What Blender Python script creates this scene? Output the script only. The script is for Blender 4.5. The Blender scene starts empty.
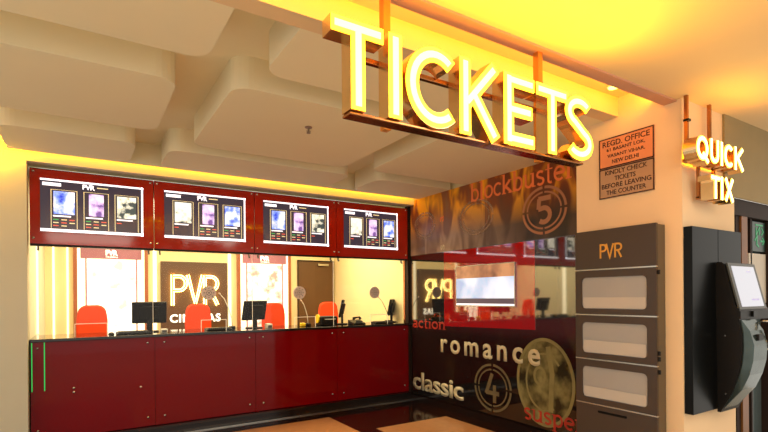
import bpy, bmesh, math, random
from mathutils import Vector, Matrix
random.seed(4)
S = bpy.context.scene
C = S.collection
R = math.radians

# ---------------------------------------------------------------- camera
cd = bpy.data.cameras.new('camera'); cam = bpy.data.objects.new('camera', cd); C.objects.link(cam)
cd.sensor_fit = 'HORIZONTAL'; cd.sensor_width = 36.0
cd.lens = 484.0 / 768.0 * 36.0
cd.shift_y = (296.6 - 216.0) / 768.0
cd.clip_start = 0.05
cam.location = (0, 0, 1.5)
cam.matrix_world = (Matrix.Translation((0, 0, 1.5)) @ Matrix.Rotation(R(-32.1), 4, 'Z')
                    @ Matrix.Rotation(R(90), 4, 'X') @ Matrix.Rotation(R(-0.44), 4, 'Z'))
S.camera = cam

# ---------------------------------------------------------------- world, exposure
def lin(r, g, b):
    f = lambda c: (c / 255 / 12.92) if c / 255 <= .04045 else ((c / 255 + .055) / 1.055) ** 2.4
    return (f(r), f(g), f(b), 1)
w = bpy.data.worlds.new('world'); S.world = w; w.use_nodes = True
bg = w.node_tree.nodes['Background']
bg.inputs[0].default_value = (1.0, 0.93, 0.82, 1); bg.inputs[1].default_value = 1.3
S.view_settings.view_transform = 'Standard'; S.view_settings.look = 'None'
S.view_settings.gamma = 1; S.view_settings.exposure = 0.0; S.view_settings.use_curve_mapping = False

def area(name, loc, direction, sx, sy, power, col, roll_axis='Y', spread=180):
    l = bpy.data.lights.new(name, 'AREA'); l.shape = 'RECTANGLE'; l.size = sx; l.size_y = sy
    l.energy = power; l.color = col; l.spread = R(spread)
    o = bpy.data.objects.new(name, l); C.objects.link(o)
    o.location = loc
    d = Vector(direction).normalized()
    x = Vector((1, 0, 0)) if abs(d.x) < .9 else Vector((0, 1, 0))
    z = -d; y = z.cross(x).normalized(); x = y.cross(z)
    o.rotation_euler = Matrix((x, y, z)).transposed().to_euler()
    return o
YEL = (1.0, 0.5, 0.0)
# lobby daylight-warm ceiling fittings behind the viewer
area('lobby_light', (0.2, -0.6, 2.84), (0, 0.1, -1), 1.6, 1.6, 60, (1, .9, .76))
area('lobby_light', (2.6, 0.0, 2.84), (0, 0.1, -1), 1.2, 1.2, 36, (1, .9, .76))
# booth ceiling light
area('booth_light', (1.85, 7.0, 2.66), (0, 0, -1), 4.2, 1.6, 150, (1, .83, .49))
# yellow cove strip against the wall above the counter
area('cove_light', (1.78, 5.655, 3.0), (0, 1, -0.12), 4.66, 0.05, 14, YEL)
area('cove_light', (-0.85, 5.655, 3.0), (0, 1, -0.8), 0.6, 0.05, 15, YEL)
# strip in the slot behind the sign
area('slot_light', (1.6, 1.93, 2.95), (0, 0.75, 0.65), 4.0, 0.05, 19, YEL)
# added yellow fill lights at both signs, strengthening the glow on ceiling and wall
area('sign_fill', (1.66, 1.66, 2.54), (0, -0.8, 0.6), 1.6, 0.03, 29, YEL)
area('sign_fill', (3.82, 1.60, 2.58), (0, -0.7, 0.7), .6, 0.03, 2.2, YEL)
area('sign_fill', (3.82, 1.705, 2.44), (0, 1, 0.25), .5, 0.03, 1.6, YEL)

# ---------------------------------------------------------------- materials
def mat(name, col, rough=.5, metal=0, em=None, es=0, spec=.5, coat=0, ior=1.5, var=.0, vs=8, bump=0, alpha=1):
    m = bpy.data.materials.new(name); m.use_nodes = True
    nt = m.node_tree; p = nt.nodes['Principled BSDF']
    p.inputs['Base Color'].default_value = col
    p.inputs['Roughness'].default_value = rough
    p.inputs['Metallic'].default_value = metal
    p.inputs['Specular IOR Level'].default_value = spec
    p.inputs['Coat Weight'].default_value = coat
    p.inputs['Coat Roughness'].default_value = .03
    p.inputs['IOR'].default_value = ior
    p.inputs['Alpha'].default_value = alpha
    if em is not None:
        p.inputs['Emission Color'].default_value = em
        p.inputs['Emission Strength'].default_value = es
    if var or bump:
        tc = nt.nodes.new('ShaderNodeTexCoord'); n = nt.nodes.new('ShaderNodeTexNoise')
        n.inputs['Scale'].default_value = vs; n.inputs['Detail'].default_value = 4
        nt.links.new(tc.outputs['Object'], n.inputs['Vector'])
        if var:
            mx = nt.nodes.new('ShaderNodeMix'); mx.data_type = 'RGBA'
            a = tuple(c * (1 - var) for c in col[:3]) + (1,); b = tuple(min(1, c * (1 + var)) for c in col[:3]) + (1,)
            mx.inputs['A'].default_value = a; mx.inputs['B'].default_value = b
            nt.links.new(n.outputs['Fac'], mx.inputs['Factor']); nt.links.new(mx.outputs['Result'], p.inputs['Base Color'])
        if bump:
            bp = nt.nodes.new('ShaderNodeBump'); bp.inputs['Strength'].default_value = bump
            nt.links.new(n.outputs['Fac'], bp.inputs['Height']); nt.links.new(bp.outputs['Normal'], p.inputs['Normal'])
    return m
M = {}
M['ceiling'] = mat('ceiling_paint', lin(234, 220, 182), .8, var=.03, vs=2)
M['near_ceiling'] = mat('smooth_ceiling_paint', lin(226, 196, 150), .7, var=.03, vs=2)
M['lip'] = mat('pink_trim_paint', lin(205, 150, 120), .7, var=.04)
M['wall'] = mat('wall_paint', lin(214, 206, 178), .75, var=.04, vs=3)
M['pillar'] = mat('pillar_paint', lin(232, 200, 158), .75, var=.05, vs=3)
M['booth_wall'] = mat('booth_wall_paint', lin(244, 228, 178), .7, var=.03)
M['olive'] = mat('olive_wall_paint', lin(150, 130, 88), .7, var=.08)
M['granite'] = mat('black_granite', lin(34, 24, 20), .08, var=.5, vs=60, spec=.5)
M['floor_dark'] = mat('dark_floor_stone', lin(46, 26, 20), .1, var=.35, vs=30, spec=.7)
M['bounce_floor'] = mat('pale_bounce_floor', lin(206, 198, 182), .25, var=.06, vs=5)  # unseen near floor, made pale to bounce more light
M['floor_light'] = mat('peach_floor_tile', lin(214, 156, 104), .16, var=.12, vs=14, spec=.6)
M['red_glass'] = mat('red_back_painted_glass', lin(124, 4, 8), .05, var=.12, vs=1.5, spec=.28, ior=1.42)
M['fascia_red'] = mat('fascia_red_glass', lin(172, 32, 10), .08, var=.15, vs=2, spec=.5, ior=1.45)
M['red_print'] = mat('red_mural_film', lin(176, 6, 6), .04, spec=1, ior=2.0)
M['black'] = mat('black_plastic', lin(22, 19, 17), .4, var=.2, vs=20, spec=.2)
M['black_gloss'] = mat('black_lacquer', lin(9, 10, 10), .28, var=.2, vs=6, spec=.15)
M['kiosk_grey'] = mat('kiosk_smoked_front', lin(70, 82, 80), .12, metal=.6, var=.5, vs=9)
M['bezel'] = mat('kiosk_bezel', lin(72, 72, 68), .35, var=.1)
M['steel'] = mat('brushed_steel', lin(190, 186, 178), .25, metal=1, var=.06, vs=30)
M['brass'] = mat('polished_brass', lin(242, 204, 150), .22, metal=1, var=.1, vs=14)
M['bronze'] = mat('dark_bronze_rail', lin(176, 120, 76), .2, metal=1, var=.2, vs=14)
M['post'] = mat('copper_post', lin(214, 140, 60), .35, metal=.7, var=.08)
M['letter_glow'] = mat('letter_edge_glow', (1, .7, .03, 1), .5, em=(1, .62, .02, 1), es=5.5)
M['letter_core'] = mat('letter_core_glow', (1, .9, .5, 1), .5, em=(1, .8, .12, 1), es=5)
M['tix_glow'] = mat('small_letter_glow', (1, .8, .2, 1), .5, em=(1, .72, .08, 1), es=3.2)
M['tix_core'] = mat('small_letter_core', (1, .9, .6, 1), .5, em=(1, .86, .45, 1), es=5)
M['cab'] = mat('brown_laminate', lin(62, 46, 34), .4, var=.08, vs=5)
M['cab_side'] = mat('brown_laminate_side', lin(92, 78, 58), .4, var=.08, vs=5)
M['frosted'] = mat('frosted_acrylic', lin(160, 156, 152), .3, var=.12, vs=2.4)
M['paper'] = mat('leaflet_paper', lin(186, 178, 168), .6, var=.03)
M['gold_print'] = mat('gold_letter_print', lin(210, 150, 50), .4)
M['plate_top'] = mat('copper_notice_plate', lin(226, 142, 92), .3, var=.12, vs=4)
M['plate_low'] = mat('taupe_notice_plate', lin(176, 138, 104), .3, var=.12, vs=4)
M['ink'] = mat('dark_ink', lin(60, 26, 18), .6)
M['red_fabric'] = mat('orange_red_upholstery', lin(240, 72, 16), .7, var=.08, vs=30, bump=.1)
M['door_brown'] = mat('brown_door_veneer', lin(92, 62, 30), .5, var=.15, vs=5)
M['wood'] = mat('orange_wood_trim', lin(156, 88, 46), .4, var=.2, vs=12)
M['wood_dark'] = mat('door_post_wood', lin(120, 74, 28), .4, var=.25, vs=10)
M['dark_frame'] = mat('dark_door_frame', lin(44, 30, 24), .6, var=.2, vs=6, spec=.2)
M['sign_board'] = mat('brown_sign_board', lin(84, 56, 26), .5, var=.15, vs=4)
M['halo'] = mat('halo_letter_edge', (1, .8, .2, 1), .5, em=(1, .70, .2, 1), es=11)
M['letter_white'] = mat('lit_white_letter', (1, 1, 1, 1), .5, em=(1, .93, .72, 1), es=1.6)
M['mauve'] = mat('mauve_header_panel', lin(160, 104, 122), .4, em=lin(190, 110, 120), es=.1, var=.1)
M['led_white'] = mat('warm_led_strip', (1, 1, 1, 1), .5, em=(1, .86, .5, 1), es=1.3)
M['green_reflection'] = mat('green_reflection_streak', lin(20, 180, 90), .4, em=lin(10, 190, 80), es=.9)
M['screen_dark'] = mat('menu_screen_panel', lin(40, 36, 44), .2, em=lin(58, 50, 62), es=.9)
M['screen_white'] = mat('menu_screen_border', (1, 1, 1, 1), .3, em=(.96, .93, 1, 1), es=1.25)
M['screen_line'] = mat('menu_screen_rule', (1, .9, .6, 1), .3, em=lin(220, 205, 150), es=.8)
M['screen_green'] = mat('menu_screen_green', lin(60, 170, 90), .3, em=lin(60, 160, 80), es=.9)
M['screen_red'] = mat('menu_screen_red', lin(220, 90, 70), .3, em=lin(220, 90, 70), es=.9)
M['cream_film'] = mat('cream_film_letter', lin(222, 210, 172), .4)
M['orange_film'] = mat('orange_film_letter', lin(244, 128, 66), .4)
M['redfilm'] = mat('red_film_letter', lin(176, 42, 24), .4)
M['taupe_film'] = mat('taupe_film_ring', lin(176, 120, 84), .4)
M['faint_film'] = mat('faint_film_ring', lin(190, 160, 130), .4, alpha=.3)
M['dim_film'] = mat('olive_film_ring', lin(112, 98, 68), .4)
M['kiosk_screen'] = mat('kiosk_touch_screen', lin(60, 60, 66), .2, em=lin(222, 220, 226), es=.85)
M['screen_grey'] = mat('kiosk_screen_marks', lin(150, 140, 180), .3, em=lin(170, 165, 200), es=.7)
M['door_glass'] = mat('dark_door_glass', lin(74, 86, 88), .08, var=.2, vs=2, spec=.7)
M['sign_green'] = mat('green_sign_print', lin(40, 140, 90), .4, em=lin(40, 140, 90), es=.35)
M['sign_dark'] = mat('dark_green_sign', lin(18, 46, 36), .3)
M['white_panel'] = mat('white_notice_panel', lin(196, 186, 170), .5, var=.04)
M['grille'] = mat('grey_talk_grille', lin(226, 210, 200), .5, var=.2, vs=140)
M['yellow_obj'] = mat('yellow_plastic', lin(240, 200, 20), .4)
M['white_plastic'] = mat('white_plastic', lin(232, 226, 214), .4)
M['chrome'] = mat('chrome', lin(220, 215, 205), .12, metal=1)
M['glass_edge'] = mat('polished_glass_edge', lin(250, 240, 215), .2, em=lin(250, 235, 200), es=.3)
M['sprinkler'] = mat('sprinkler_chrome', lin(150, 130, 110), .3, metal=.8)

def glass_mat():
    m = bpy.data.materials.new('clear_counter_glass'); m.use_nodes = True
    nt = m.node_tree; nt.nodes.clear()
    o = nt.nodes.new('ShaderNodeOutputMaterial'); mx = nt.nodes.new('ShaderNodeMixShader')
    t = nt.nodes.new('ShaderNodeBsdfTransparent'); g = nt.nodes.new('ShaderNodeBsdfGlossy')
    f = nt.nodes.new('ShaderNodeFresnel'); f.inputs['IOR'].default_value = 1.35
    t.inputs['Color'].default_value = (.97, .98, .96, 1); g.inputs['Roughness'].default_value = .02
    nt.links.new(f.outputs[0], mx.inputs[0]); nt.links.new(t.outputs[0], mx.inputs[1])
    nt.links.new(g.outputs[0], mx.inputs[2]); nt.links.new(mx.outputs[0], o.inputs['Surface'])
    return m
M['glass'] = glass_mat()

def blob_mat(name, base, c1, c2, scale, es, seed=0.):
    """abstract printed picture: noise between three colours, lit from behind"""
    m = bpy.data.materials.new(name); m.use_nodes = True
    nt = m.node_tree; p = nt.nodes['Principled BSDF']
    tc = nt.nodes.new('ShaderNodeTexCoord'); mp = nt.nodes.new('ShaderNodeMapping')
    mp.inputs['Location'].default_value = (seed, seed * .7, seed * 1.3)
    n = nt.nodes.new('ShaderNodeTexNoise'); n.inputs['Scale'].default_value = scale; n.inputs['Detail'].default_value = 3
    r = nt.nodes.new('ShaderNodeValToRGB')
    r.color_ramp.elements[0].position = .36; r.color_ramp.elements[0].color = c2
    r.color_ramp.elements[1].position = .6; r.color_ramp.elements[1].color = base
    e = r.color_ramp.elements.new(.47); e.color = c1
    nt.links.new(tc.outputs['Object'], mp.inputs['Vector']); nt.links.new(mp.outputs['Vector'], n.inputs['Vector'])
    nt.links.new(n.outputs['Fac'], r.inputs['Fac']); nt.links.new(r.outputs['Color'], p.inputs['Base Color'])
    nt.links.new(r.outputs['Color'], p.inputs['Emission Color']); p.inputs['Emission Strength'].default_value = es
    p.inputs['Roughness'].default_value = .3
    return m
M['pic_blue'] = blob_mat('blue_film_picture', lin(235, 240, 255), lin(120, 150, 245), lin(30, 50, 190), 9, 1.15)
M['pic_purple'] = blob_mat('purple_film_picture', lin(240, 225, 250), lin(205, 180, 235), lin(110, 80, 150), 11, 1.05, 3)
M['pic_white'] = blob_mat('pale_film_picture', lin(245, 248, 235), lin(225, 228, 210), lin(60, 70, 70), 12, 1.1, 7)
M['poster_a'] = blob_mat('cream_lit_poster', lin(255, 250, 240), lin(250, 235, 215), lin(238, 205, 170), 5, 1.3, 2)
M['poster_b'] = blob_mat('pink_lit_poster', lin(255, 244, 238), lin(246, 214, 200), lin(214, 140, 130), 7, 1.0, 5)

def mural_mat():
    """glossy dark mural: flame strokes and painted yellow light along the top, smoky upper part, black lower part"""
    m = bpy.data.materials.new('printed_mural_glass'); m.use_nodes = True
    nt = m.node_tree; p = nt.nodes['Principled BSDF']; N = nt.nodes.new; L = nt.links.new
    tc = N('ShaderNodeTexCoord'); sx = N('ShaderNodeSeparateXYZ'); L(tc.outputs['Object'], sx.inputs[0])
    def mr(src, a, b, c, d):
        n = N('ShaderNodeMapRange'); n.clamp = True
        for i, v in zip((1, 2, 3, 4), (a, b, c, d)): n.inputs[i].default_value = v
        L(src, n.inputs[0]); return n.outputs[0]
    def mix(f, a, b):
        n = N('ShaderNodeMix'); n.data_type = 'RGBA'
        if isinstance(f, float): n.inputs['Factor'].default_value = f
        else: L(f, n.inputs['Factor'])
        for k, v in (('A', a), ('B', b)):
            if isinstance(v, tuple): n.inputs[k].default_value = v
            else: L(v, n.inputs[k])
        return n.outputs['Result']
    def mul(a, b):
        n = N('ShaderNodeMath'); n.operation = 'MULTIPLY'; L(a, n.inputs[0])
        if isinstance(b, float): n.inputs[1].default_value = b
        else: L(b, n.inputs[1])
        return n.outputs[0]
    Y, Z = sx.outputs['Y'], sx.outputs['Z']
    mp = N('ShaderNodeMapping'); mp.inputs['Rotation'].default_value = (R(-35), 0, 0); mp.inputs['Scale'].default_value = (1, 2.3, .9)
    L(tc.outputs['Object'], mp.inputs['Vector'])
    n1 = N('ShaderNodeTexNoise'); n1.inputs['Scale'].default_value = 1.5; n1.inputs['Detail'].default_value = 2; n1.inputs['Distortion'].default_value = .8
    L(mp.outputs['Vector'], n1.inputs['Vector'])
    streak = mr(n1.outputs['Fac'], .46, .6, 0, 1)
    # upper base: smoky grey on the right, paler on the left lower area
    left = mr(Y, 3.7, 4.9, 0, 1)
    smoky = mix(left, lin(52, 42, 34), lin(130, 102, 80))
    pale = mix(left, lin(96, 74, 56), lin(206, 178, 150))
    up = mix(mul(streak, mr(Z, 2.0, 2.5, .8, .35)), smoky, pale)
    flame = mix(streak, lin(150, 66, 12), lin(255, 176, 30))  # colour of the flame print and the painted yellow light together
    top = mr(Z, 2.3, 2.68, 0, 1)  # orange towards the top: flame print plus painted yellow light
    up = mix(mul(top, mr(n1.outputs['Fac'], .3, .55, .25, 1)), up, flame)
    low = mix(mul(mr(n1.outputs['Fac'], .55, .7, 0, 1), mr(Y, 3.2, 4.0, .5, .12)), lin(24, 19, 16), lin(84, 72, 40))
    bound = mr(Z, 2.085, 2.1, 0, 1)
    col = mix(bound, low, up)
    L(col, p.inputs['Base Color'])
    L(mr(Z, 2.085, 2.1, .04, .3), p.inputs['Roughness'])
    mn = N('ShaderNodeMath'); mn.operation = 'MINIMUM'; L(mr(Z, 2.085, 2.1, 3.0, 1.5), mn.inputs[0]); L(mr(Z, 1.0, 1.15, 1.75, 3.0), mn.inputs[1]); L(mn.outputs[0], p.inputs['IOR']); p.inputs['Specular IOR Level'].default_value = .5
    return m
M['mural'] = mural_mat()

# ---------------------------------------------------------------- mesh helpers
def box(bm, x0, x1, y0, y1, z0, z1, bevel=0, mi=0):
    r = bmesh.ops.create_cube(bm, size=1)
    vs = r['verts']
    for v in vs:
        v.co = Vector((x0 + (v.co.x + .5) * (x1 - x0), y0 + (v.co.y + .5) * (y1 - y0), z0 + (v.co.z + .5) * (z1 - z0)))
    fs = {f for v in vs for f in v.link_faces}
    for f in fs: f.material_index = mi
    if bevel:
        es = list({e for v in vs for e in v.link_edges})
        bmesh.ops.bevel(bm, geom=es, offset=bevel, segments=2, affect='EDGES', profile=.5)
    return bm
def B(*a, bevel=0):
    bm = bmesh.new(); box(bm, *a, bevel=bevel); return bm
def prism(bm, pts, axis, a, b):
    """extrude a polygon: axis 'x': pts are (y,z); 'y': (x,z); 'z': (x,y)"""
    def mk(p, t):
        return {'x': (t, p[0], p[1]), 'y': (p[0], t, p[1]), 'z': (p[0], p[1], t)}[axis]
    v0 = [bm.verts.new(mk(p, a)) for p in pts]; v1 = [bm.verts.new(mk(p, b)) for p in pts]
    n = len(pts)
    bm.faces.new(v0[::-1]); bm.faces.new(v1)
    for i in range(n): bm.faces.new((v0[i], v0[(i + 1) % n], v1[(i + 1) % n], v1[i]))
    bmesh.ops.recalc_face_normals(bm, faces=bm.faces[:])
    return bm
def rrect(x0, x1, y0, y1, r, n=6, corners=(1, 1, 1, 1)):
    out = []
    for k, (cx, cy, a0) in enumerate(((x1 - r, y1 - r, 0), (x0 + r, y1 - r, 90), (x0 + r, y0 + r, 180), (x1 - r, y0 + r, 270))):
        if corners[k]:
            for i in range(n + 1):
                a = R(a0 + 90 * i / n); out.append((cx + r * math.cos(a), cy + r * math.sin(a)))
        else:
            out.append(((x1, y1), (x0, y1), (x0, y0), (x1, y0))[k])
    return out
def tube(bm, pts, rad, n=10):
    rings = []
    pts = [Vector(p) for p in pts]
    for i, p in enumerate(pts):
        d = (pts[min(i + 1, len(pts) - 1)] - pts[max(i - 1, 0)]).normalized()
        u = d.orthogonal().normalized() if i == 0 else (rings_u - d * rings_u.dot(d)).normalized()
        rings_u = u; v = d.cross(u)
        rr = rad[i] if isinstance(rad, (list, tuple)) else rad
        rings.append([bm.verts.new(p + (u * math.cos(2 * math.pi * k / n) + v * math.sin(2 * math.pi * k / n)) * rr) for k in range(n)])
    for a, b in zip(rings, rings[1:]):
        for k in range(n): bm.faces.new((a[k], a[(k + 1) % n], b[(k + 1) % n], b[k]))
    bm.faces.new(rings[0][::-1]); bm.faces.new(rings[-1])
    return bm
def disc(bm, c, nrm, r, t, n=28):
    nrm = Vector(nrm).normalized(); c = Vector(c)
    return tube(bm, [c - nrm * t / 2, c + nrm * t / 2], r, n)

def obj(name, bm, m, parent=None, smooth=False, world=True):
    me = bpy.data.meshes.new(name)
    if parent is not None and world:
        bmesh.ops.translate(bm, vec=-Vector(root_loc(parent)), verts=bm.verts)
    bmesh.ops.recalc_face_normals(bm, faces=bm.faces[:])
    bm.to_mesh(me); bm.free()
    if smooth:
        for p in me.polygons: p.use_smooth = True
    for mm in (m if isinstance(m, (list, tuple)) else [m]): me.materials.append(mm)
    o = bpy.data.objects.new(name, me); C.objects.link(o)
    if parent is not None: o.parent = parent
    return o
def root_loc(o):
    v = Vector((0, 0, 0))
    while o is not None: v += o.location; o = o.parent
    return v
def thing(name, label, cat, loc=(0, 0, 0), group=None, rz=0):
    o = bpy.data.objects.new(name, None); C.objects.link(o); o.empty_display_size = .1
    o.location = loc; o.rotation_euler = (0, 0, rz); o['label'] = label; o['category'] = cat
    if group: o['group'] = group
    return o
def tag(o, label, cat, group=None, kind=None):
    o['label'] = label; o['category'] = cat
    if group: o['group'] = group
    if kind: o['kind'] = kind
    return o
def struct(name, bm, m, parent=None):
    o = obj(name, bm, m, parent); 
    if parent is None: o['kind'] = 'structure'
    return o
def copy_thing(root, loc, label):
    r = root.copy(); C.objects.link(r); r.location = loc; r['label'] = label
    for ch in root.children:
        c = ch.copy(); C.objects.link(c); c.parent = r
        for g in ch.children:
            d = g.copy(); C.objects.link(d); d.parent = c
    return r
# frames: 'y' = on a wall facing the viewer along -Y ; 'x' = on a wall facing -X
def frame(axis, origin):
    o = Vector(origin)
    if axis == 'y': r, u, n = Vector((1, 0, 0)), Vector((0, 0, 1)), Vector((0, -1, 0))
    else: r, u, n = Vector((0, -1, 0)), Vector((0, 0, 1)), Vector((-1, 0, 0))
    return lambda a, b, c=0: o + r * a + u * b + n * c
def text_bm(body, wd, ht, fr, depth=.002, thick=0, space=1.0, rot=0):
    """letters fitted into a box wd x ht whose lower left corner is the frame origin"""
    cu = bpy.data.curves.new('t', 'FONT'); cu.body = body; cu.size = 1; cu.offset = thick; cu.space_character = space
    cu.resolution_u = 3
    ob = bpy.data.objects.new('t', cu)
    me = bpy.data.meshes.new_from_object(ob)
    bpy.data.objects.remove(ob); bpy.data.curves.remove(cu)
    bm = bmesh.new(); bm.from_mesh(me); bpy.data.meshes.remove(me)
    bmesh.ops.dissolve_degenerate(bm, dist=1e-5, edges=bm.edges[:])
    if rot:
        bmesh.ops.rotate(bm, cent=(0, 0, 0), matrix=Matrix.Rotation(rot, 3, 'Z'), verts=bm.verts)
    xs = [v.co.x for v in bm.verts]; ys = [v.co.y for v in bm.verts]
    x0, y0 = min(xs), min(ys); sx = wd / (max(xs) - x0); sy = ht / (max(ys) - y0)
    r = bmesh.ops.extrude_face_region(bm, geom=bm.faces[:])
    nv = [e for e in r['geom'] if isinstance(e, bmesh.types.BMVert)]
    for v in nv: v.co.z = 1
    for v in bm.verts:
        v.co = fr((v.co.x - x0) * sx, (v.co.y - y0) * sy, depth if v.co.z > .5 else 0)
    return bm
def stroke(bm, pts, wd, fr, c0, c1):
    """flat stroke of constant width along pts, from depth c0 to c1"""
    P = [Vector((p[0], p[1])) for p in pts]; L_, R_ = [], []
    P = [p for i, p in enumerate(P) if i == 0 or (p - P[i - 1]).length > 1e-4]
    for i, p in enumerate(P):
        d0 = (P[i] - P[i - 1]).normalized() if i else (P[1] - P[0]).normalized()
        d1 = (P[i + 1] - P[i]).normalized() if i < len(P) - 1 else d0
        d = (d0 + d1).normalized(); k = wd / 2 / max(.4, d.dot(d0)); nn = Vector((-d.y, d.x))
        L_.append(p + nn * k); R_.append(p - nn * k)
    q = [[bm.verts.new(fr(v.x, v.y, c)) for v in arr] for c in (c0, c1) for arr in (L_, R_)]
    a, b, c, d = q; n = len(P)
    for i in range(n - 1):
        bm.faces.new((a[i], a[i + 1], b[i + 1], b[i])); bm.faces.new((c[i], d[i], d[i + 1], c[i + 1]))
        bm.faces.new((a[i], c[i], c[i + 1], a[i + 1])); bm.faces.new((b[i], b[i + 1], d[i + 1], d[i]))
    bm.faces.new((a[0], b[0], d[0], c[0])); bm.faces.new((a[-1], c[-1], d[-1], b[-1]))
def arc(cx, cy, rx, ry, a0, a1, n=18):
    return [(cx + rx * math.cos(R(a0 + (a1 - a0) * i / n)), cy + ry * math.sin(R(a0 + (a1 - a0) * i / n))) for i in range(n + 1)]
def glyph(ch, w, h, s):
    """strokes of a geometric capital in a w x h box with stroke width s; each stroke (points)"""
    k = s / 2
    return {
        'T': [[(0, h - k), (w, h - k)], [(w / 2, 0), (w / 2, h - k)]],
        'I': [[(w / 2, 0), (w / 2, h)]],
        'C': [arc(w * .56, h / 2, w * .56 - k, h / 2 - k, 48, 312, 26)],
        'K': [[(k, 0), (k, h)], [(k, h * .40), (w - k * .9, h - .004)], [(w * .32, h * .56), (w - k * .8, .004)]],
        'E': [[(k, 0), (k, h)], [(k, h - k), (w, h - k)], [(k, h / 2), (w * .92, h / 2)], [(k, k), (w, k)]],
        'S': [arc(w / 2, h * .735, w / 2 - k, h * .265 - k, 28, 240, 14) + arc(w / 2, h * .265, w / 2 - k, h * .265 - k, 62, -152, 14)],
        'Q': [arc(w / 2, h / 2, w / 2 - k, h / 2 - k, 0, 360, 28), [(w * .52, h * .3), (w * .98, -h * .03)]],
        'U': [[(k, h), (k, h * .36)] + arc(w / 2, h * .36, w / 2 - k, h * .36 - k, 180, 360, 12) + [(w - k, h)]],
        'X': [[(k, 0), (w - k, h)], [(k, h), (w - k, 0)]],
        'P': [[(k, 0), (k, h)], [(k, h - k), (w * .5, h - k)] + arc(w * .5, h * .72, w * .5 - k, h * .28 - k, 90, -90, 10) + [(k, h * .44 + k)]],
        'V': [[(k * .8, h), (w / 2, k * .6), (w - k * .8, h)]],
        'R': [[(k, 0), (k, h)], [(k, h - k), (w * .5, h - k)] + arc(w * .5, h * .72, w * .5 - k, h * .28 - k, 90, -90, 10) + [(k, h * .44 + k)], [(w * .5, h * .45), (w - k, 0)]],
    }[ch]

# ================================================================ SETTING
# floor of dark stone with light tiles
bm = bmesh.new()
xs = [-3, -1.6, 0.55, 2.62, 2.84, 3.86, 6.2]; ys = [-4, 2.2, 3.3, 4.0, 4.72, 5.49, 5.76]
light = lambda x, y: (x < 2.62 and x > .55 and 3.3 < y < 5.49) or (2.84 < x < 3.86 and 3.3 < y < 4.72) 
grid = {}
for i, x in enumerate(xs):
    for j, y in enumerate(ys): grid[i, j] = bm.verts.new((x, y, 0))
for i in range(len(xs) - 1):
    for j in range(len(ys) - 1):
        f = bm.faces.new((grid[i, j], grid[i + 1, j], grid[i + 1, j + 1], grid[i, j + 1]))
        f.material_index = 2 if ys[j] < 3.2 else 1 if light((xs[i] + xs[i + 1]) / 2, (ys[j] + ys[j + 1]) / 2) else 0
struct('floor', bm, [M['floor_dark'], M['floor_light'], M['bounce_floor']])
struct('floor', B(-.43, 4.2, 5.9, 8.47, 0, .28), M['floor_dark'])           # raised booth floor

# wall with the ticket opening
bm = B(-3, -.43, 5.74, 8.6, 0, 3.14)
struct('wall_left', bm, M['wall'])
struct('wall_front', B(-.43, 4.14, 5.74, 6.0, 2.83, 3.14), M['wall'])
struct('wall_back', B(-.43, 4.2, 8.47, 8.6, 0, 3.0), M['booth_wall'])
struct('wall_right', B(4.18, 4.5, 2.62, 8.6, 0, 3.14), M['booth_wall'])
struct('wall_pillar', B(3.59, 4.38, 1.766, 2.62, 0, 3.14), M['pillar'])
struct('ceiling', B(-.43, 4.18, 6.0, 8.47, 2.7, 2.8), M['booth_wall'])
# upper ceiling slab, dropped rounded panels
struct('ceiling', B(-3, 4.3, 1.9, 5.74, 3.12, 3.2), M['ceiling'])
struct('ceiling', B(-3, 3.59, 1.94, 2.24, 3.05, 3.12), M['near_ceiling'])
bm = B(-3, 3.59, 2.24, 2.36, 2.90, 3.12); struct('trim_1', bm, M['near_ceiling'])
panels = [(-3, .64, 2.36, 2.96, (1, 0, 0, 0)), (.98, 4.13, 2.36, 2.96, (0, 1, 0, 0)),
          (-3, .545, 3.34, 4.45, (1, 0, 0, 1)), (.87, 2.42, 3.22, 4.68, (1, 1, 1, 1)), (2.72, 4.13, 2.96, 4.62, (0, 1, 0, 0)),
          (-.57, .44, 4.88, 5.60, (1, 1, 1, 1)), (.72, 2.66, 4.92, 5.60, (1, 1, 1, 1)), (3.02, 4.13, 4.92, 5.60, (0, 1, 1, 0))]
for x0, x1, y0, y1, cs in panels:
    bm = bmesh.new(); prism(bm, rrect(x0, x1, y0, y1, .13, 6, cs), 'z', 2.90, 3.12)
    struct('ceiling', bm, M['ceiling'])
struct('trim_2', B(-.57, 4.13, 5.60, 5.635, 2.90, 3.12), M['ceiling'])
# near ceiling slab with its flat lip
struct('ceiling', B(-3, 6.2, -3, 1.80, 2.88, 3.0), M['near_ceiling'])
struct('trim_3', B(-3, 3.59, 1.80, 1.89, 2.868, 3.0), M['lip'])
struct('ceiling', B(3.59, 6.2, 1.80, 1.9, 2.88, 3.0), M['near_ceiling'])
# skirtings
struct('baseboard_counter', B(-.43, 4.09, 5.80, 5.9, 0, .10), M['granite'])
struct('baseboard_right', B(4.085, 4.18, 2.62, 5.80, 0, .075), M['granite'])
struct('trim_4', B(-.43, 4.085, 5.735, 5.80, 0, .012), M['steel'])

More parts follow.
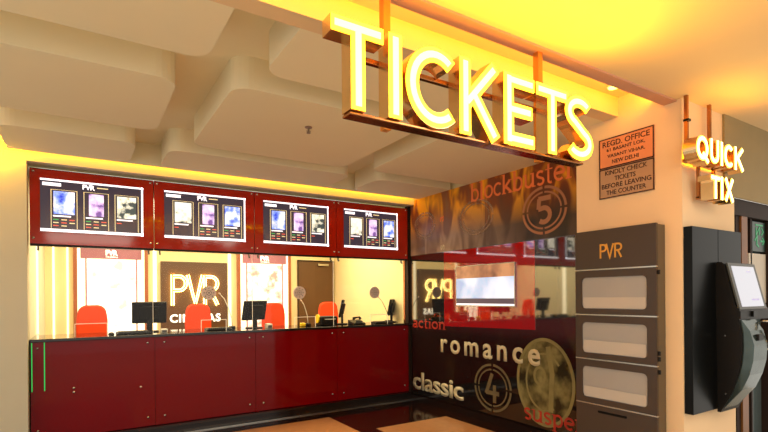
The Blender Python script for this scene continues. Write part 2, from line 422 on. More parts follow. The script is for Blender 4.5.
# door area beyond the pillar
struct('wall_beyond', B(4.19, 6.2, 1.75, 1.765, 2.26, 2.88), M['olive'])
dr = struct('door_1', B(4.38, 6.2, 1.84, 1.88, 0, 2.2), M['door_glass'])
obj('door_header', B(4.38, 6.2, 1.77, 1.9, 2.13, 2.26), M['dark_frame'], dr)
obj('door_post', B(4.53, 4.635, 1.775, 1.84, 0, 2.13), M['wood_dark'], dr)
obj('door_frame', B(4.382, 4.40, 1.775, 1.84, 0, 2.13), M['dark_frame'], dr)
obj('door_frame', B(4.462, 4.53, 1.79, 1.84, 0, 2.13), M['dark_frame'], dr)
obj('door_frame', B(4.755, 4.78, 1.80, 1.84, 0, 2.13), M['dark_frame'], dr)
obj('door_frame', B(5.05, 5.12, 1.78, 1.84, 0, 2.13), M['dark_frame'], dr)
gs = obj('exit_sign', B(4.79, 5.04, 1.80, 1.835, 1.86, 2.11), M['sign_dark'])
tag(gs, 'dark green sign with bright green characters hung high on the glass door', 'sign')
gt = bmesh.new(); gf = frame('y', (4.83, 1.80, 1.9))
for st in ([(.02, .185), (.16, .185)], [(.03, .165), (.03, .10), (.09, .165), (.09, .10)], [(.13, .165), (.17, .13), (.13, .10)]): stroke(gt, st, .012, gf, 0, .003)
gt = obj('pictogram', gt, M['sign_green'], gs)
gb = bmesh.new()
stroke(gb, [(0, .05), (.05, .09), (.04, .02), (.08, 0)], .014, frame('y', (4.83, 1.80, 1.9)), 0, .003)
stroke(gb, [(.11, .05), (.18, .05)], .014, frame('y', (4.83, 1.80, 1.9)), 0, .003)
stroke(gb, [(.15, .08), (.185, .05), (.15, .02)], .014, frame('y', (4.83, 1.80, 1.9)), 0, .003)
obj('arrow', gb, M['sign_green'], gs)
wn = obj('notice_board', B(4.72, 5.1, 1.80, 1.838, 1.42, 1.84), M['white_panel'])
tag(wn, 'plain pale notice panel on the glass door right of the kiosk', 'notice board')

# ================================================================ TICKETS sign
sg = thing('ticket_sign', 'large glowing yellow TICKETS sign in brass letters hung from the ceiling', 'sign', (1.66, 1.80, 2.22))
fr = frame('y', (0, 1.78, 2.252))
letters = [('T', .833, .24, .062), ('I', 1.10, .066, .064), ('C', 1.187, .29, .066), ('K', 1.49, .252, .064), ('E', 1.775, .215, .064), ('T', 2.008, .248, .062), ('S', 2.24, .24, .064)]
for ch, x, wd, s in letters:
    f2 = frame('y', (x, 1.78, 2.252)); h = .356
    bm = bmesh.new()
    for st in glyph(ch, wd, h, s): stroke(bm, st, s + .006, f2, 0, .078)
    case = obj('letter_case', bm, M['brass'], sg)
    bm = bmesh.new()
    for i, st in enumerate(glyph(ch, wd, h, s)): stroke(bm, st, s, f2, .0785 , .081 + i * .0003)
    obj('letter_face', bm, M['letter_glow'], case)
    bm = bmesh.new()
    for i, st in enumerate(glyph(ch, wd, h, s)):
        st2 = [Vector(p) for p in st]
        d = (st2[1] - st2[0]).normalized() * .014; e = (st2[-2] - st2[-1]).normalized() * .014
        st2[0] = st2[0] + d; st2[-1] = st2[-1] + e
        stroke(bm, [tuple(p) for p in st2], s * .44, f2, .0822, .0838 + i * .0003)
    obj('letter_core', bm, M['letter_core'], case)
bm = B(.925, 2.42, 1.72, 1.79, 2.238, 2.25, bevel=.003); obj('rail', bm, M['bronze'], sg)
obj('rail', B(1.0, 2.36, 1.785, 1.81, 2.50, 2.522, bevel=.003), M['bronze'], sg)
for x in (1.157, 2.178):
    obj('hanging_post', B(x, x + .036, 1.83, 1.866, 2.25, 2.868), M['post'], sg)

# downlight in the slot
dl = thing('downlight', 'small bright recessed downlight in the slot above the S', 'ceiling light', (3.37, 2.10, 3.05))
bm = bmesh.new(); disc(bm, (3.37, 2.14, 3.047), (0, 0, 1), .045, .006); obj('trim_ring', bm, M['white_plastic'], dl)
bm = bmesh.new(); disc(bm, (3.37, 2.14, 3.042), (0, 0, 1), .034, .006); obj('lamp', bm, M['letter_core'], dl)

# sprinkler
sp = thing('sprinkler', 'small metal sprinkler head on the cream ceiling panel', 'sprinkler', (1.60, 3.70, 2.90))
bm = bmesh.new(); disc(bm, (1.6, 3.7, 2.897), (0, 0, 1), .03, .006); obj('rose', bm, M['sprinkler'], sp)
bm = bmesh.new(); tube(bm, [(1.6, 3.7, 2.895), (1.6, 3.7, 2.86)], .008); disc(bm, (1.6, 3.7, 2.85), (0, 0, 1), .016, .004)
tube(bm, [(1.585, 3.7, 2.87), (1.59, 3.7, 2.85)], .003); tube(bm, [(1.615, 3.7, 2.87), (1.61, 3.7, 2.85)], .003)
obj('nozzle', bm, M['sprinkler'], sp)

# ================================================================ QUICK TIX sign
qt = thing('kiosk_sign', 'smaller glowing yellow QUICK TIX sign on ceiling rods over the kiosk', 'sign', (3.85, 1.65, 2.15))
def small_letter(ch, x, z, wd, h, s):
    f2 = frame('y', (x, 1.70, z)); bm = bmesh.new()
    for st in glyph(ch, wd, h, s): stroke(bm, st, s + .004, f2, 0, .085)
    case = obj('letter_case', bm, M['brass'], qt)
    bm = bmesh.new()
    for i, st in enumerate(glyph(ch, wd, h, s)): stroke(bm, st, s, f2, .0855, .088 + i * .0003)
    obj('letter_face', bm, M['tix_glow'], case)
    bm = bmesh.new()
    for i, st in enumerate(glyph(ch, wd, h, s)): stroke(bm, st, s * .45, f2, .0889, .0902 + i * .0003)
    obj('letter_core', bm, M['tix_core'], case)
for ch, x, wd in (('Q', 3.468, .158), ('U', 3.652, .125), ('I', 3.80, .034), ('C', 3.852, .135), ('K', 4.01, .145)):
    small_letter(ch, x, 2.40, wd, .165, .034)
for ch, x, wd in (('T', 3.665, .12), ('I', 3.80, .034), ('X', 3.855, .14)):
    small_letter(ch, x, 2.16, wd, .16, .034)
obj('rail', B(3.52, 4.14, 1.702, 1.73, 2.41, 2.43), M['bronze'], qt)
obj('rail', B(3.70, 3.99, 1.702, 1.73, 2.17, 2.19), M['bronze'], qt)
for x in (3.56, 3.885):
    obj('hanging_rod', B(x, x + .022, 1.715, 1.737, 2.41, 2.88), M['bronze'], qt)
    obj('clamp', B(x - .004, x + .032, 1.705, 1.74, 2.70 if x < 3.6 else 2.60, 2.715 if x < 3.6 else 2.615), M['black'], qt)
for x in (3.70, 3.92): obj('link_rod', B(x, x + .02, 1.706, 1.726, 2.18, 2.42), M['bronze'], qt)

# ================================================================ fascia with four menu screens
XJ = [-.42, .692, 1.812, 2.925, 4.095]
which = ['leftmost, over the first poster case', 'second from left, above the lit sign', 'third from left, above second poster case', 'rightmost, beside the mural']
order = ['bpw', 'wpb', 'bpw', 'wpb']
SX = [(-.331, .584), (.796, 1.696), (1.92, 2.803), (3.037, 3.908)]
for i in range(4):
    x0, x1 = XJ[i] + .004, XJ[i + 1] - .004
    fp = thing('fascia_panel', 'red glass fascia panel framing a menu screen, ' + which[i], 'panel', ((x0 + x1) / 2, 5.88, 2.05), 'red glass fascia panels')
    a, b = SX[i]
    bm = B(x0, x1, 5.86, 5.875, 2.05, 2.79)
    obj('glass_panel', bm, M['fascia_red'], fp)
    bm = B(x0, x1, 5.875, 5.93, 2.03, 2.80); obj('backing_board', bm, M['black'], fp)
    for bx in (x0 + .03, x1 - .03):
        for bz in (2.105, 2.765):
            bm = bmesh.new(); disc(bm, (bx, 5.855, bz), (0, 1, 0), .011, .012, 14); obj('stud', bm, M['chrome'], fp, True)
    ms = thing('menu_screen', 'lit menu screen with three film pictures, ' + which[i], 'screen', ((a + b) / 2, 5.87, 2.175), 'menu screens over the counter')
    obj('display', B(a, b, 5.846, 5.858, 2.175, 2.70), M['screen_dark'], ms)
    wd = b - a; Yf = 5.8455
    def flat(nm, u0, u1, v0, v1, m, par=ms, lift=0.0):   # fractions of the screen
        return obj(nm, B(a + wd * u0, a + wd * u1, Yf - .0015 - lift, Yf - lift, 2.175 + .525 * v0, 2.175 + .525 * v1), m, par)
    bm = bmesh.new()
    for q in ((0, 1, .965, 1), (.98, 1, 0, 1), (0, 1, .0, .055)):
        box(bm, a + wd * q[0], a + wd * q[1], Yf - .0015, Yf, 2.175 + .525 * q[2], 2.175 + .525 * q[3])
    obj('white_border', bm, M['screen_white'], ms)
    obj('logo', text_bm('PVR', wd * .12, .052, frame('y', (a + wd * .39, Yf, 2.175 + .525 * .85)), .0015, .03, .9), M['screen_white'], ms)
    flat('caption', .53, .64, .895, .915, M['screen_line'])
    flat('caption', .02, .19, .87, .93, M['screen_white'])
    for k in range(3):
        u0 = .095 + .305 * k; u1 = u0 + .245
        bm = bmesh.new()
        for q in ((u0, u1, .80, .806), (u0, u0 + .006, .07, .80), (u1 - .006, u1, .07, .80)):
            box(bm, a + wd * q[0], a + wd * q[1], Yf - .0015, Yf, 2.175 + .525 * q[2], 2.175 + .525 * q[3])
        obj('column_rule', bm, M['screen_line'], ms)
        kind = {'b': 'pic_blue', 'p': 'pic_purple', 'w': 'pic_white'}[order[i][k]]
        inset = .025 if kind != 'pic_purple' else .05
        flat('film_picture', u0 + inset, u1 - inset, .34, .775, M[kind])
        flat('caption', u0 + .02, u1 - .06, .29, .315, M['screen_white'])
        for rr in range(3):
            for cc in range(3):
                if kind == 'pic_white' and (rr or cc): continue
                if rr == 2 and cc == 2: continue
                flat('showtime', u0 + .02 + .075 * cc, u0 + .07 + .075 * cc, .225 - .058 * rr, .243 - .058 * rr,
                     M['screen_red'] if (kind == 'pic_white' or (rr + cc) % 3 == 2) else M['screen_green' if (rr + cc) % 2 == 0 else 'screen_line'])

# ================================================================ counter
tk = thing('ticket_counter', 'long ticket counter with dark red glass front and black granite top', 'counter', (1.85, 5.95, 0))
place = ['leftmost, with painted green reflections', 'second from the left', 'third from the left', 'rightmost, touching the mural']
for i in range(4):
    x0, x1 = XJ[i] + .002, XJ[i + 1] - .002
    cp = obj('front_panel', B(x0, x1, 5.86, 5.88, .105, 1.075), M['red_glass'], tk)
    for bx in (x0 + (.056 if i == 0 else .095), x1 - .07):
        for bz in (.20, 1.015):
            bm = bmesh.new(); disc(bm, (bx, 5.855, bz), (0, 1, 0), .011, .012, 14); obj('stud', bm, M['chrome'], cp, True)
    if i == 0:
        for bx, bz in ((-.061, .593), (-.061, .552), (.551, .54)):
            bm = bmesh.new(); disc(bm, (bx, 5.855, bz), (0, 1, 0), .012, .012, 14); obj('stud', bm, M['chrome'], cp, True)
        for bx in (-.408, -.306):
            obj('reflection_streak', B(bx - .004, bx + .004, 5.855, 5.86, .59, 1.07), M['green_reflection'], cp)  # green reflections on the glass, painted as thin glowing streaks
obj('core', B(-.42, 4.125, 5.90, 5.95, 0, 1.075), M['black'], tk)
obj('worktop', B(-.425, 4.125, 5.835, 6.55, 1.075, 1.105, bevel=.004), M['granite'], tk)
obj('rear_panel', B(-.42, 4.125, 6.3, 6.5, .285, 1.07), M['booth_wall'], tk)

# glass panes with pass-through openings
GX = [(-.42, .69, 0), (.694, 1.81, 1), (1.814, 2.923, 2), (2.927, 4.08, 3)]
SLOT = [(-.05, .24), (1.20, 1.485), (2.36, 2.65), (3.50, 3.79)]
for (x0, x1, i) in GX:
    g = thing('glass_screen', 'clear counter glass with a low pass-through opening, ' + place[i].split(',')[0] + ' pane', 'glass screen', ((x0 + x1) / 2, 5.95, 1.105), 'clear counter glass panes')
    s0, s1 = SLOT[i]
    bm = bmesh.new()
    for q in ((x0 + .003, s0, 1.107, 2.045), (s1, x1 - .003, 1.107, 2.045), (s0, s1, 1.24, 2.045)):
        f = [bm.verts.new((x, 5.95, z)) for x, z in ((q[0], q[2]), (q[1], q[2]), (q[1], q[3]), (q[0], q[3]))]
        bm.faces.new(f)
    obj('pane', bm, M['glass'], g)
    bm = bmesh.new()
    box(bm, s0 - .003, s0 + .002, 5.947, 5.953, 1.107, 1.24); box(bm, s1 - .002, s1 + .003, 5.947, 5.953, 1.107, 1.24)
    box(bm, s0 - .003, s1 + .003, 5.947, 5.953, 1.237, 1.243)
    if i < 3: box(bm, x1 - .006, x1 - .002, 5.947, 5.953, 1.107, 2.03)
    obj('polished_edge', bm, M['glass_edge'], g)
    for hx in (x0 + .065, x1 - .045):
        bm = bmesh.new(); box(bm, hx - .008, hx + .008, 5.94, 5.96, 2.0, 2.05); disc(bm, (hx, 5.93, 1.995), (0, 1, 0), .010, .02, 12)
        obj('clamp', bm, M['bezel'], g)
pm = obj('metal_post', B(4.088, 4.12, 5.935, 5.975, 1.106, 2.045, bevel=.003), M['bronze'])
tag(pm, 'slim dark metal post at the right end of the counter glass', 'post')

struct('trim_10', B(4.097, 4.128, 5.86, 5.93, 0, 2.83), M['dark_frame'])
struct('trim_11', B(4.128, 4.179, 5.832, 5.93, 0, 2.83), M['dark_frame'])
# talk-through discs
gl = ['in front of the lit sign', 'in front of the brown door', 'in front of the plain yellow wall']
for k, x in enumerate((1.285, 2.423, 3.566)):
    d = thing('speech_grille', 'round grey talk-through grille on the counter glass ' + gl[k], 'grille', (x, 5.94, 1.56), 'round talk-through grilles')
    bm = bmesh.new(); disc(bm, (x, 5.94, 1.56), (0, 1, 0), .084, .012, 40); obj('plate', bm, M['grille'], d)
    bm = bmesh.new()
    for a in range(0, 360, 45):
        for rr in (.03, .055): disc(bm, (x + rr * math.cos(R(a)), 5.932, 1.56 + rr * math.sin(R(a))), (0, 1, 0), .006, .005, 8)
    disc(bm, (x, 5.932, 1.56), (0, 1, 0), .008, .006, 10)
    obj('perforation', bm, M['bezel'], d)
# gooseneck microphones
for k, (x0, z0, x1, nm) in enumerate(((1.612, 1.2, 1.472, 'beside the lit sign'), (2.63, 1.19, 2.545, 'by the printer before the brown door'), (3.925, 1.2, 3.775, 'left of the rightmost monitor'))):
    m = thing('microphone', 'thin gooseneck microphone bending left, ' + nm, 'microphone', (x0, 6.15, 1.105), 'gooseneck microphones')
    obj('base', B(x0 - .035, x0 + .035, 6.13, 6.2, 1.105, 1.145, bevel=.008), M['black'], m)
    zt = (1.535, 1.44, 1.475)[k]
    pts = [(x0, 6.15, 1.14), (x0 - .01, 6.15, 1.25), (x0 + (x1 - x0) * .35, 6.15, 1.14 + (zt - 1.14) * .6), (x0 + (x1 - x0) * .7, 6.15, 1.14 + (zt - 1.14) * .88), (x1, 6.15, zt)]
    bm = bmesh.new(); tube(bm, pts, .006 if k < 2 else .004, 8); obj('gooseneck', bm, M['white_plastic'] if k < 2 else M['bezel'], m, True)
    bm = bmesh.new(); tube(bm, [pts[-1], (x1 - .012, 6.15, zt + .015), (x1 - .022, 6.15, zt + .026)], [.006, .011, .007], 10); obj('capsule', bm, M['grille'], m, True)

# monitors, seen from behind
def monitor(x, y, rz, label, wd=.37, lean=12):
    t = thing('monitor', label, 'monitor', (x, y, 1.105), 'black clerk monitors', rz)
    hz = .255; z0 = .105
    def tilt(bm):
        bmesh.ops.rotate(bm, cent=(0, 0, z0), matrix=Matrix.Rotation(R(lean), 3, 'X'), verts=bm.verts); return bm
    bm = B(-wd / 2, wd / 2, -.02, .012, z0, z0 + hz, bevel=.008); obj('housing', tilt(bm), M['black'], t, world=False)
    bm = B(-wd * .3, wd * .3, -.045, -.018, z0 + .05, z0 + hz - .05, bevel=.008); obj('rear_bulge', tilt(bm), M['black'], t, world=False)
    bm = B(-wd / 2 + .015, wd / 2 - .015, .0125, .014, z0 + .015, z0 + hz - .015); obj('display', tilt(bm), M['screen_dark'], t, world=False)
    bm = bmesh.new(); box(bm, -.03, .03, -.05, -.02, .012, z0 + .1, bevel=.005); obj('neck', bm, M['black'], t, world=False)
    bm = bmesh.new(); prism(bm, rrect(-.1, .1, -.11, .07, .06), 'z', 0, .014); obj('foot', bm, M['black'], t, world=False)
    return t
monitor(.69, 6.33, R(-4), 'black monitor seen from behind, between first poster case and lit sign')
monitor(1.90, 6.24, R(24), 'black monitor leaning left, in front of second poster case')
monitor(3.17, 6.26, R(60), 'narrow edge-on black monitor at the glass joint before the brown door')
monitor(4.07, 6.34, R(46), 'rightmost black monitor, turned away, before the yellow wall', wd=.3)

# keyboards, telephone, printer and small items on the worktop
def keyboard(x, y, label, wd=.38):
    t = thing('keyboard', label, 'keyboard', (x, y, 1.105), 'clerk keyboards')
    bm = bmesh.new(); prism(bm, [(-.07, 0), (.07, 0), (.07, .03), (-.07, .018)], 'x', -wd / 2, wd / 2); obj('case', bm, M['black'], t, world=False)
    bm = bmesh.new()
    for r_ in range(4):
        for c_ in range(11):
            box(bm, -wd / 2 + .02 + c_ * (wd - .04) / 11, -wd / 2 + .02 + (c_ + .8) * (wd - .04) / 11, -.058 + r_ * .03, -.034 + r_ * .03, .018, .036)
    obj('keys', bm, M['bezel'], t, world=False)
    return t
keyboard(.50, 6.06, 'keyboard on the worktop left of the first monitor', .34)
keyboard(1.42, 6.05, 'dark keyboard on the worktop in front of the lit sign', .30)
keyboard(3.76, 6.05, 'dark keyboard on the worktop beside the rightmost monitor', .30)
pr = thing('ticket_printer', 'black ticket printer on the worktop before the brown door', 'printer', (2.93, 6.15, 1.105))
obj('body', B(2.78, 3.04, 6.06, 6.26, 1.105, 1.235, bevel=.02), M['black'], pr)
bm = bmesh.new(); tube(bm, [(2.765, 6.16, 1.2), (2.79, 6.16, 1.2)], .06, 20); obj('paper_roll', bm, M['yellow_obj'], pr)
obj('paper_slot', B(2.84, 3.0, 6.052, 6.062, 1.19, 1.2), M['white_plastic'], pr)
ph = thing('telephone', 'black desk telephone on the worktop before the yellow wall', 'telephone', (3.36, 6.12, 1.105))
bm = bmesh.new(); prism(bm, [(6.02, 1.105), (6.2, 1.105), (6.2, 1.17), (6.02, 1.125)], 'x', 3.27, 3.46); obj('base', bm, M['black'], ph)
bm = bmesh.new(); tube(bm, [(3.29, 6.06, 1.175), (3.30, 6.08, 1.195), (3.36, 6.1, 1.205), (3.42, 6.12, 1.205), (3.44, 6.14, 1.185)], [.018, .022, .013, .013, .022], 10); obj('handset', bm, M['black'], ph, True)
obj('keypad', B(3.33, 3.43, 6.06, 6.07, 1.135, 1.16), M['bezel'], ph)
yo = obj('tape_dispenser', B(2.50, 2.57, 6.08, 6.14, 1.105, 1.155, bevel=.014), M['yellow_obj']); tag(yo, 'small yellow item on the worktop', 'desk item')
yo['label'] = 'small yellow plastic item on the worktop left of the printer'
cb = thing('card_reader', 'small card reader standing on the worktop in front of first monitor foot', 'card reader', (.80, 6.05, 1.105))
obj('body', B(.775, .845, 6.0, 6.10, 1.105, 1.15, bevel=.006), M['white_plastic'], cb); obj('keypad', B(.785, .835, 5.996, 6.0, 1.112, 1.138), M['bezel'], cb)
mo = obj('computer_mouse', bmesh.new(), M['black'])
bm = bmesh.new(); bmesh.ops.create_uvsphere(bm, u_segments=14, v_segments=8, radius=1)
for v in bm.verts: v.co = Vector((.285 + v.co.x * .03, 6.08 + v.co.y * .045, 1.105 + max(0, v.co.z) * .03))
bm.to_mesh(mo.data); bm.free(); tag(mo, 'small dark mouse on the worktop right of the first chair', 'mouse')
bx = thing('card_reader', 'small white card reader beside the second monitor foot', 'card reader', (2.04, 6.05, 1.105))
obj('body', B(2.01, 2.08, 6.0, 6.10, 1.105, 1.165, bevel=.006), M['white_plastic'], bx); obj('keypad', B(2.02, 2.07, 5.996, 6.0, 1.112, 1.145), M['bezel'], bx)

# chairs with tall rounded red backs on the raised floor
def chair(x, y, label, wd=.36):
    t = thing('office_chair', label, 'chair', (x, y, .28), 'red clerk chairs')
    k = wd / .36
    pts = [(-.15 * k, .62), (-.18 * k, .78), (-.18 * k, .95), (-.172 * k, 1.01)] + [(-.165 * k + .11 * k * (1 - math.cos(R(a))), 1.04 + .10 * math.sin(R(a))) for a in range(10, 91, 10)]
    pts = pts + [(-p[0], p[1]) for p in pts[::-1]]
    bm = bmesh.new(); prism(bm, pts, 'y', .02, .075)
    es = [e for e in bm.edges if abs(e.verts[0].co.y - e.verts[1].co.y) < 1e-5]
    bmesh.ops.bevel(bm, geom=es, offset=.018, segments=3, affect='EDGES')
    obj('backrest', bm, M['red_fabric'], t, world=False)
    bm = bmesh.new(); prism(bm, rrect(-.22, .22, .05, .48, .08), 'z', .44, .52); obj('seat', bm, M['red_fabric'], t, world=False)
    bm = bmesh.new(); tube(bm, [(0, .1, .44), (0, .04, .5), (0, .01, .66)], .018, 8); obj('back_bracket', bm, M['black'], t, world=False)
    bm = bmesh.new(); tube(bm, [(0, .26, .08), (0, .26, .44)], .026, 12); obj('column', bm, M['black'], t, world=False)
    for a in range(5):
        c, s = math.cos(R(72 * a)), math.sin(R(72 * a))
        bm = bmesh.new(); tube(bm, [(0, .26, .1), (c * .26, .26 + s * .26, .06)], [.022, .014], 8); lg = obj('leg', bm, M['black'], t, world=False)
        bm = bmesh.new(); disc(bm, (c * .26, .26 + s * .26, .028), (-s, c, 0), .028, .03, 14); obj('castor', bm, M['black'], lg, world=False)
    return t
chair(.125, 7.1, 'leftmost red office chair, in front of the first poster case', .34)
chair(1.40, 7.1, 'red office chair in front of the lit sign', .35)
chair(2.49, 7.1, 'red office chair behind the second monitor, before second poster case', .36)
chair(3.53, 7.35, 'rightmost red office chair, in front of the brown door', .36)

# ================================================================ booth back wall
def poster_case(x0, x1, pic, label):
    t = thing('poster_case', label, 'poster case', ((x0 + x1) / 2, 8.44, .6), 'lit poster cases')
    for a in (x0, x1 - .05): obj('wood_post', B(a, a + .05, 8.40, 8.468, .5, 2.27), M['wood'], t)
    obj('light_box', B(x0 + .05, x1 - .05, 8.42, 8.47, .5, 2.26), M['led_white'], t)
    hd = obj('header', B(x0 + .09, x1 - .09, 8.405, 8.42, 2.10, 2.25), M['mauve'], t)
    c = (x0 + x1) / 2
    obj('logo', text_bm('PVR', .16, .085, frame('y', (c - .08, 8.405, 2.15)), .002, .04, .85), M['letter_white'], hd)
    obj('caption', text_bm('CINEMAS', .16, .02, frame('y', (c - .08, 8.405, 2.118)), .002, .01), M['letter_white'], hd)
    pf = obj('poster', B(x0 + .17, x1 - .17, 8.408, 8.42, .6, 2.08), pic, t)
    for a in (x0 + .15, x1 - .17): obj('rim', B(a, a + .02, 8.404, 8.42, .6, 2.10), M['mauve'], t)
    return t
pc1 = poster_case(-.087, .90, M['poster_a'], 'tall lit poster case with a cream poster, left of the lit sign')
pc2 = poster_case(2.29, 3.256, M['poster_b'], 'tall lit poster case with a pinkish poster, left of the brown door')
sb = thing('logo_board', 'brown board with halo-lit PVR letters and white CINEMAS on the back wall', 'sign', (1.6, 8.44, .6))
obj('board', B(1.084, 2.12, 8.41, 8.47, .6, 2.09), M['sign_board'], sb)
for ch, x, wd in (('P', 1.225, .25), ('V', 1.46, .27), ('R', 1.72, .25)):
    f2 = frame('y', (x, 8.41, 1.385)); bm = bmesh.new()
    for i, st in enumerate(glyph(ch, wd, .49, .05)): stroke(bm, st, .05, f2, 0.03, .045 + i * .0005)
    lt = obj('letter', bm, M['halo'], sb)
    bm = bmesh.new()
    for i, st in enumerate(glyph(ch, wd, .49, .05)): stroke(bm, st, .02, f2, .0462, .05 + i * .0005)
    obj('letter_face', bm, M['sign_board'], lt)
obj('lettering', text_bm('CINEMAS', .79, .135, frame('y', (1.21, 8.41, 1.105)), .01, .03, 1.15), M['letter_white'], sb)
for o in (pc1, pc2, sb): o.location.y -= .024
d2 = struct('door_2', B(3.41, 4.15, 8.43, 8.47, .28, 2.19), M['door_brown'])
obj('door_frame', B(3.41, 3.42, 8.42, 8.43, .28, 2.19), M['black'], d2)
obj('door_frame', B(3.41, 4.15, 8.42, 8.43, 2.17, 2.19), M['black'], d2)
obj('door_closer', B(3.80, 4.02, 8.38, 8.43, 2.09, 2.13, bevel=.006), M['steel'], d2)
for k, (x, nm) in enumerate(((-.34, ''), (-.17, ''))):
    o = struct('trim_%d' % (5 + k), B(x, x + .025, 8.45, 8.47, .6, 2.4), M['led_white'])
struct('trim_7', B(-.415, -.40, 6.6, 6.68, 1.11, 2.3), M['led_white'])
struct('trim_8', B(2.15, 2.20, 8.45, 8.47, .6, 2.4), M['led_white'])
struct('trim_9', B(.98, 1.03, 8.45, 8.47, .6, 2.4), M['led_white'])

# ================================================================ mural
mu = thing('mural_panel', 'tall glossy black mural with film words and countdown rings right of the counter', 'mural', (4.15, 4.2, .08))
o = obj('panel', B(4.13, 4.178, 2.62, 5.83, .08, 2.9), M['mural'], mu)
# the mural pattern uses world-sized coordinates: keep the mesh unshifted in its own object space
for v in o.data.vertices: v.co += Vector((4.15, 4.2, .08))
o.location = (-4.15, -4.2, -.08)
X = 4.13
bm = bmesh.new(); prism(bm, [(5.065, 1.10), (5.065, 2.09), (3.535, 2.09), (3.535, 1.13)], 'x', X - .002, X + .001)
obj('red_field', bm, M['red_print'], mu)
def mtext(body, yl, yr, z0, z1, m, thick=.0, space=1., rot=0, nm='lettering', slope=0):
    bm = text_bm(body, yl - yr, z1 - z0, frame('x', (X - (.002 if nm != 'over' else .003), yl, z0)), .003, thick, space, rot)
    if slope:
        for v in bm.verts: v.co.z += slope * (yl - v.co.y)
    obj('lettering', bm, m, mu)
# serif letters built from strokes
def serif_word(word, yl, yr, z0, xh, m, asc=1.45):
    """lower case slab-serif words; widths in units of x-height"""
    G = {
        'b': (.78, [[(.14, asc), (.14, 0)], arc(.38, .5, .3, .44, 150, -150, 16)], [(0, asc - .04, .16)]),
        'l': (.42, [[(.2, asc), (.2, 0)]], [(.02, asc - .04, .2), (.04, .04, .34)]),
        'o': (.78, [arc(.39, .5, .31, .43, 0, 360, 22)], []),
        'c': (.70, [arc(.39, .5, .3, .43, 50, 310, 16)], [(.5, .82, .14)]),
        'k': (.84, [[(.16, asc), (.16, 0)], [(.2, .42), (.62, .93)], [(.32, .52), (.72, .06)]], [(0, asc - .04, .2), (.02, .04, .3), (.52, .04, .32), (.5, .95, .3)]),
        'u': (.88, [[(.18, .95), (.18, .3)] + arc(.4, .3, .22, .24, 180, 290, 8) + [(.66, .3)], [(.68, .95), (.68, 0)]], [(.0, .95, .24), (.5, .95, .24), (.66, .04, .2)]),
        's': (.62, [arc(.3, .74, .2, .2, 30, 250, 10) + arc(.31, .27, .21, .22, 70, -150, 10)], []),
        't': (.54, [[(.22, 1.3), (.22, .22)] + arc(.36, .2, .14, .16, 180, 300, 6)], [(.02, .95, .46)]),
        'e': (.72, [arc(.37, .5, .29, .43, 0, 310, 16), [(.08, .52), (.64, .52)]], []),
        'r': (.62, [[(.2, .98), (.2, 0)], [(.22, .62)] + arc(.42, .66, .18, .27, 150, 50, 6)], [(.02, .95, .24), (.04, .04, .34)]),
        'a': (.74, [arc(.32, .7, .22, .25, 150, 0, 8) + [(.54, .16), (.66, .04)], arc(.3, .28, .2, .22, 0, 360, 16)], []),
        'i': (.40, [[(.2, .98), (.2, 0)], [(.2, 1.22), (.2, 1.4)]], [(.02, .95, .24), (.04, .04, .34)]),
        'n': (.88, [[(.2, .98), (.2, 0)], [(.22, .6)] + arc(.44, .62, .22, .3, 150, 0, 8) + [(.66, 0)]], [(.02, .95, .24), (.05, .04, .3), (.52, .04, .3)]),
        'p': (.82, [[(.18, .98), (.18, -.42)], arc(.42, .5, .28, .44, 150, -150, 16)], [(.0, .95, .24), (.02, -.38, .34)]),
    }
    tot = sum(G[c][0] for c in word); k = (yl - yr) / tot
    x = 0; bm = bmesh.new(); fr = frame('x', (X - .002, yl, z0)); j = 0
    for c in word:
        wd, st, se = G[c]
        for s in st:
            j += 1; stroke(bm, [((x + p[0]) * k, p[1] * xh) for p in s], .16 * k if len(s) == 2 else .13 * k, fr, 0, .003 + j * .00002)
        for (a, b, l) in se:
            j += 1; stroke(bm, [((x + a) * k, b * xh), ((x + a + l) * k, b * xh)], .08 * xh, fr, 0, .0032 + j * .00002)
        x += wd
    obj('lettering', bm, m, mu)
serif_word('blockbuster', 4.53, 3.02, 2.665, .155, M['orange_film'])
serif_word('action', 5.79, 5.03, 1.05, .10, M['redfilm'], 1.35)
serif_word('suspense', 3.70, 2.66, .15, .125, M['redfilm'])
mtext('romance', 5.14, 3.47, .742, .925, M['cream_film'], .02, 1.35)
mtext('classic', 5.80, 4.69, .155, .41, M['cream_film'], .025, .95)
mtext('a', 5.14, 5.06, 2.50, 2.58, M['orange_film'], .0, 1, R(90))
mtext('s', 5.13, 5.05, 2.12, 2.19, M['cream_film'], .0, 1, R(90))
def countdown(cy, cz, ry, rz, m, digit, dm, gaps=True):
    bm = bmesh.new(); fr = frame('x', (X - .002, cy, cz))
    for kk, wds in ((1, .028), (.80, .018)):
        for q in range(4):
            stroke(bm, arc(0, 0, ry * kk - .01, rz * kk - .01, q * 90 + 3, q * 90 + 87, 14), wds, fr, 0, .003)
    obj('ring', bm, m, mu)
    if digit:
        bm = bmesh.new(); s = ry
        D = {'5': [[(.32, .5), (-.24, .5)], [(-.2, .5), (-.24, .06)], [(-.24, .06)] + arc(.0, -.2, .28, .3, 110, -130, 14)],
             '4': [[(.0, .6), (-.34, -.28)], [(-.34, -.22), (.36, -.22)], [(.12, .12), (.12, -.62)]]}[digit]
        for i, st in enumerate(D): stroke(bm, [(p[0] * s, p[1] * rz) for p in st], .05, fr, 0, .003 + i * .0003)
        obj('digit', bm, dm, mu)
countdown(3.41, 2.395, .285, .25, M['taupe_film'], '5', M['taupe_film'])
countdown(4.18, .41, .30, .28, M['dim_film'], '4', M['dim_film'])
countdown(5.48, 2.50, .24, .185, M['faint_film'], None, None)
countdown(4.44, 2.47, .30, .22, M['faint_film'], None, None)
